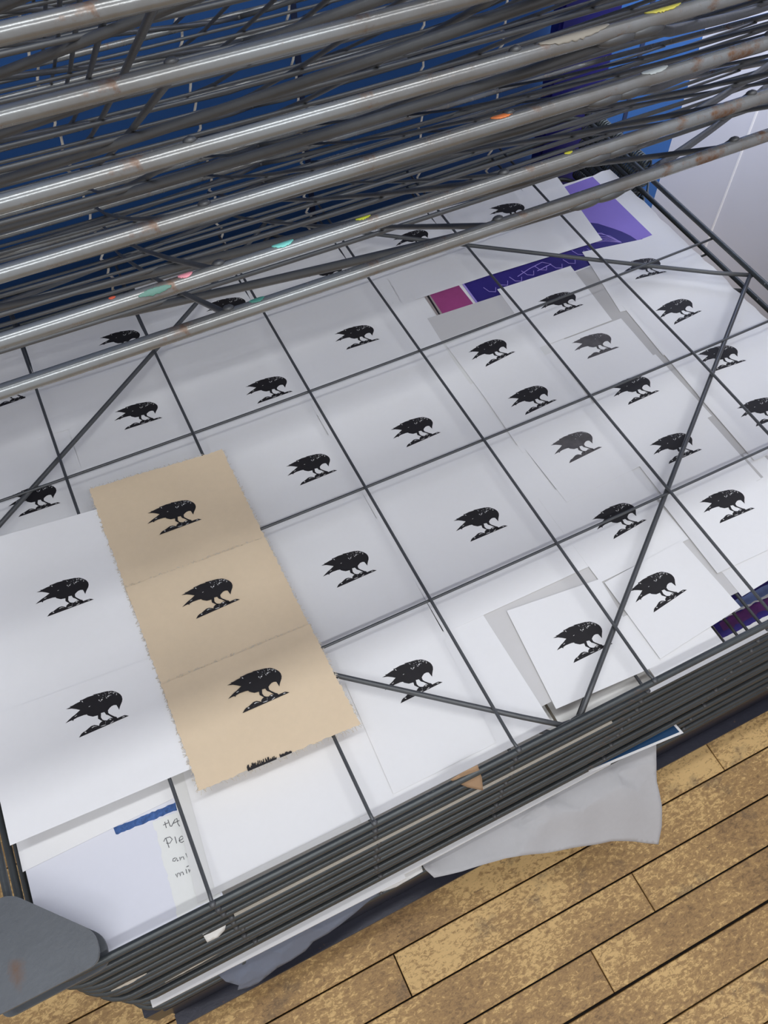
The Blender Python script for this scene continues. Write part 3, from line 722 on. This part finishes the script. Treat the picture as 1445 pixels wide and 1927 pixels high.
for i in range(60):
    x = 1.45 + 0.28 * i / 60
    if 0.64 < i / 60 < 0.72: continue
    h = rr.uniform(.006, .045) * (1 - i / 75); zz = Z0 + LV * 8 + 0.014 + sagz(x)
    y0 = 0.588 - 0.04 * (x - 1.4)
    v = [bm.verts.new(P(*q, zz)) for q in ((x, y0 - .008), (x + .006, y0 - .008), (x + .010, y0 + h), (x + .003, y0 + h * .8))]
    bm.faces.new(v)
o = tobj('ink_smudge', bm, M_INK, None); recentre(o); o.location = o.location - b3.location; o.parent = b3
mod = o.modifiers.new('s', 'SOLIDIFY'); mod.thickness = 0.0001

# ---- papers held between the lowered shelves, sticking out at the front
make_sheet('cream_board', [(1.05, -0.030), (3.80, -0.030), (3.80, 3), (1.05, 3)], -3 * PITCH + 0.036, M_CREAM, 'cream mount board whose edge shows as a thin line between the front tubes', 'board', th=0.016)
make_sheet('paper_strip', [(4.0, -0.038), (6.9, -0.038), (6.9, 0.02), (4.0, 0.02)], -1 * PITCH + 0.026, M_WHITE, 'white sheet edge showing as a thin line under the top front tube at the right', 'paper')
make_sheet('white_board', [(0.175, -0.062), (2.20, -0.092), (2.22, 1.5), (0.175, 1.5)], -1.932, M_WHITE, 'long white board sticking out in front of the stacked shelves', 'board', th=0.02, surf=lambda x, y, u, v: 0)
make_sheet('white_board', [(2.2, -0.062), (4.12, -0.055), (4.12, 1.5), (2.2, 1.5)], -1.932, M_WHITE, 'narrow white board edge running above the hanging grey tissue', 'board', th=0.02, surf=lambda x, y, u, v: 0)
make_sheet('blue_print', [(3.88, -0.055), (4.76, -0.125), (4.70, 0.3), (3.9, 0.3)], -1.78, M_WHITE, 'dark blue picture with a white border poking out at the front right', 'print', surf=lambda x, y, u, v: 0)
bp = bpy.data.objects['blue_print']
patch('blue_area', [(3.90, -0.038), (4.735, -0.104), (4.68, 0.28), (3.93, 0.28)], -1.78 + TH, M_TEAL, bp, surf=lambda x, y, u, v: 0)
def flap(name, pts3, mat, label, cat, hinge=None, bulge=0.03, seed=0, sub=5):
    from mathutils.geometry import tessellate_polygon
    bm = bmesh.new()
    vs = [bm.verts.new(P(*p)) for p in pts3]
    for t in tessellate_polygon([[P(*p) for p in pts3]]):
        try: bm.faces.new([vs[i] for i in t])
        except ValueError: pass
    bmesh.ops.recalc_face_normals(bm, faces=bm.faces[:])
    for _ in range(sub):
        bmesh.ops.subdivide_edges(bm, edges=[e for e in bm.edges if e.calc_length() > 0.05 * U], cuts=1)
        bmesh.ops.triangulate(bm, faces=bm.faces[:])
        bmesh.ops.beautify_fill(bm, faces=bm.faces[:], edges=bm.edges[:])
    for v in bm.verts:
        x, y = v.co.x / U, v.co.y / U
        d = min(max((-y - .05) * 4, 0), 1)
        v.co.z += d * bulge * U * (math.sin(x * 5 + y * 9 + seed) + .5 * math.sin(x * 13 - y * 6 + seed))
    o = tobj(name, bm, mat, None, True, label=label, category=cat); recentre(o)
    mod = o.modifiers.new('s', 'SOLIDIFY'); mod.thickness = 0.0003
    return o
flap('tissue_sheet', [(4.62, 0.1, -2.06), (4.62, -0.06, -2.06), (4.56, -0.19, -2.14), (4.52, -0.30, -2.27), (4.50, -0.47, -2.47), (4.46, -0.6, -2.62), (4.40, -0.70, -2.74), (4.2, -0.60, -2.62), (3.97, -0.51, -2.52), (3.72, -0.45, -2.45), (3.35, -0.36, -2.34), (3.02, -0.27, -2.22), (2.65, -0.21, -2.16), (2.42, -0.16, -2.10), (2.38, -0.08, -2.06), (2.36, 0.1, -2.06)], M_TISSUE, 'grey tissue sheet hanging out of the rack over the floorboards', 'tissue', seed=2)
flap('torn_paper', [(0.66, 0.05, -2.07), (0.65, -0.05, -2.08), (0.67, -0.10, -2.18), (0.71, -0.13, -2.26), (0.74, -0.155, -2.28), (0.71, -0.17, -2.36), (0.78, -0.185, -2.40), (0.86, -0.19, -2.42), (1.04, -0.165, -2.36), (1.16, -0.165, -2.35), (1.29, -0.155, -2.33), (1.37, -0.13, -2.28), (1.50, -0.13, -2.27), (1.61, -0.12, -2.24), (1.75, -0.10, -2.20), (1.86, -0.08, -2.16), (2.09, -0.05, -2.09), (2.1, 0.05, -2.07)], M_SUGAR, 'torn blue-grey paper hanging below the long white board', 'paper', bulge=0.008)
flap('torn_paper', [(2.02, 0.03, -2.07), (2.0, -0.07, -2.09), (2.12, -0.085, -2.12), (2.36, -0.08, -2.09), (2.38, 0.03, -2.07)], M_WARM, 'small torn scrap between the white board and the grey tissue', 'paper', bulge=0.004)
flap('card_scrap', [(2.52, 0.0, -0.02), (2.60, -0.0, 0.01), (2.70, -0.005, 0.03), (2.72, -0.05, -0.13), (2.71, -0.10, -0.23), (2.62, -0.06, -0.15)], M_CARD, 'torn triangle of brown card lying over the front tubes', 'card', bulge=0.004)
flap('paper_scrap', [(0.84, -0.035, -0.545), (0.91, -0.035, -0.55), (0.98, -0.045, -0.57), (0.96, -0.06, -0.61), (0.91, -0.075, -0.63), (0.84, -0.075, -0.62)], M_NOTE, 'little torn flake of pale paper stuck on the stacked front tubes', 'paper', bulge=0.002)

def sliver(p, q, r, label):
    bm = bmesh.new()
    a, c = P(*p), P(*q); rr = random.Random(len(label)); n = 14; top = []; bot = []
    for i in range(n + 1):
        t = i / n; m_ = a.lerp(c, t); w = r * U * (0.3 + math.sin(math.pi * t)) * rr.uniform(.6, 1.2)
        top.append(bm.verts.new(m_ + Vector((0, 0, w)))); bot.append(bm.verts.new(m_ - Vector((0, w * .4, w))))
    for i in range(n): bm.faces.new((bot[i], bot[i + 1], top[i + 1], top[i]))
    o = tobj('paper_sliver', bm, M_CREAM, None, label=label, category='paper scrap'); recentre(o)
    mod = o.modifiers.new('s', 'SOLIDIFY'); mod.thickness = 0.0003
sliver((0.20, -0.035, -0.80), (0.42, -0.035, -0.82), 0.014, 'torn cream sliver at the left end of the stacked front tubes')
sliver((0.40, -0.035, -1.40), (0.85, -0.035, -1.35), 0.006, 'thin white paper edge between stacked tubes above the long white board')
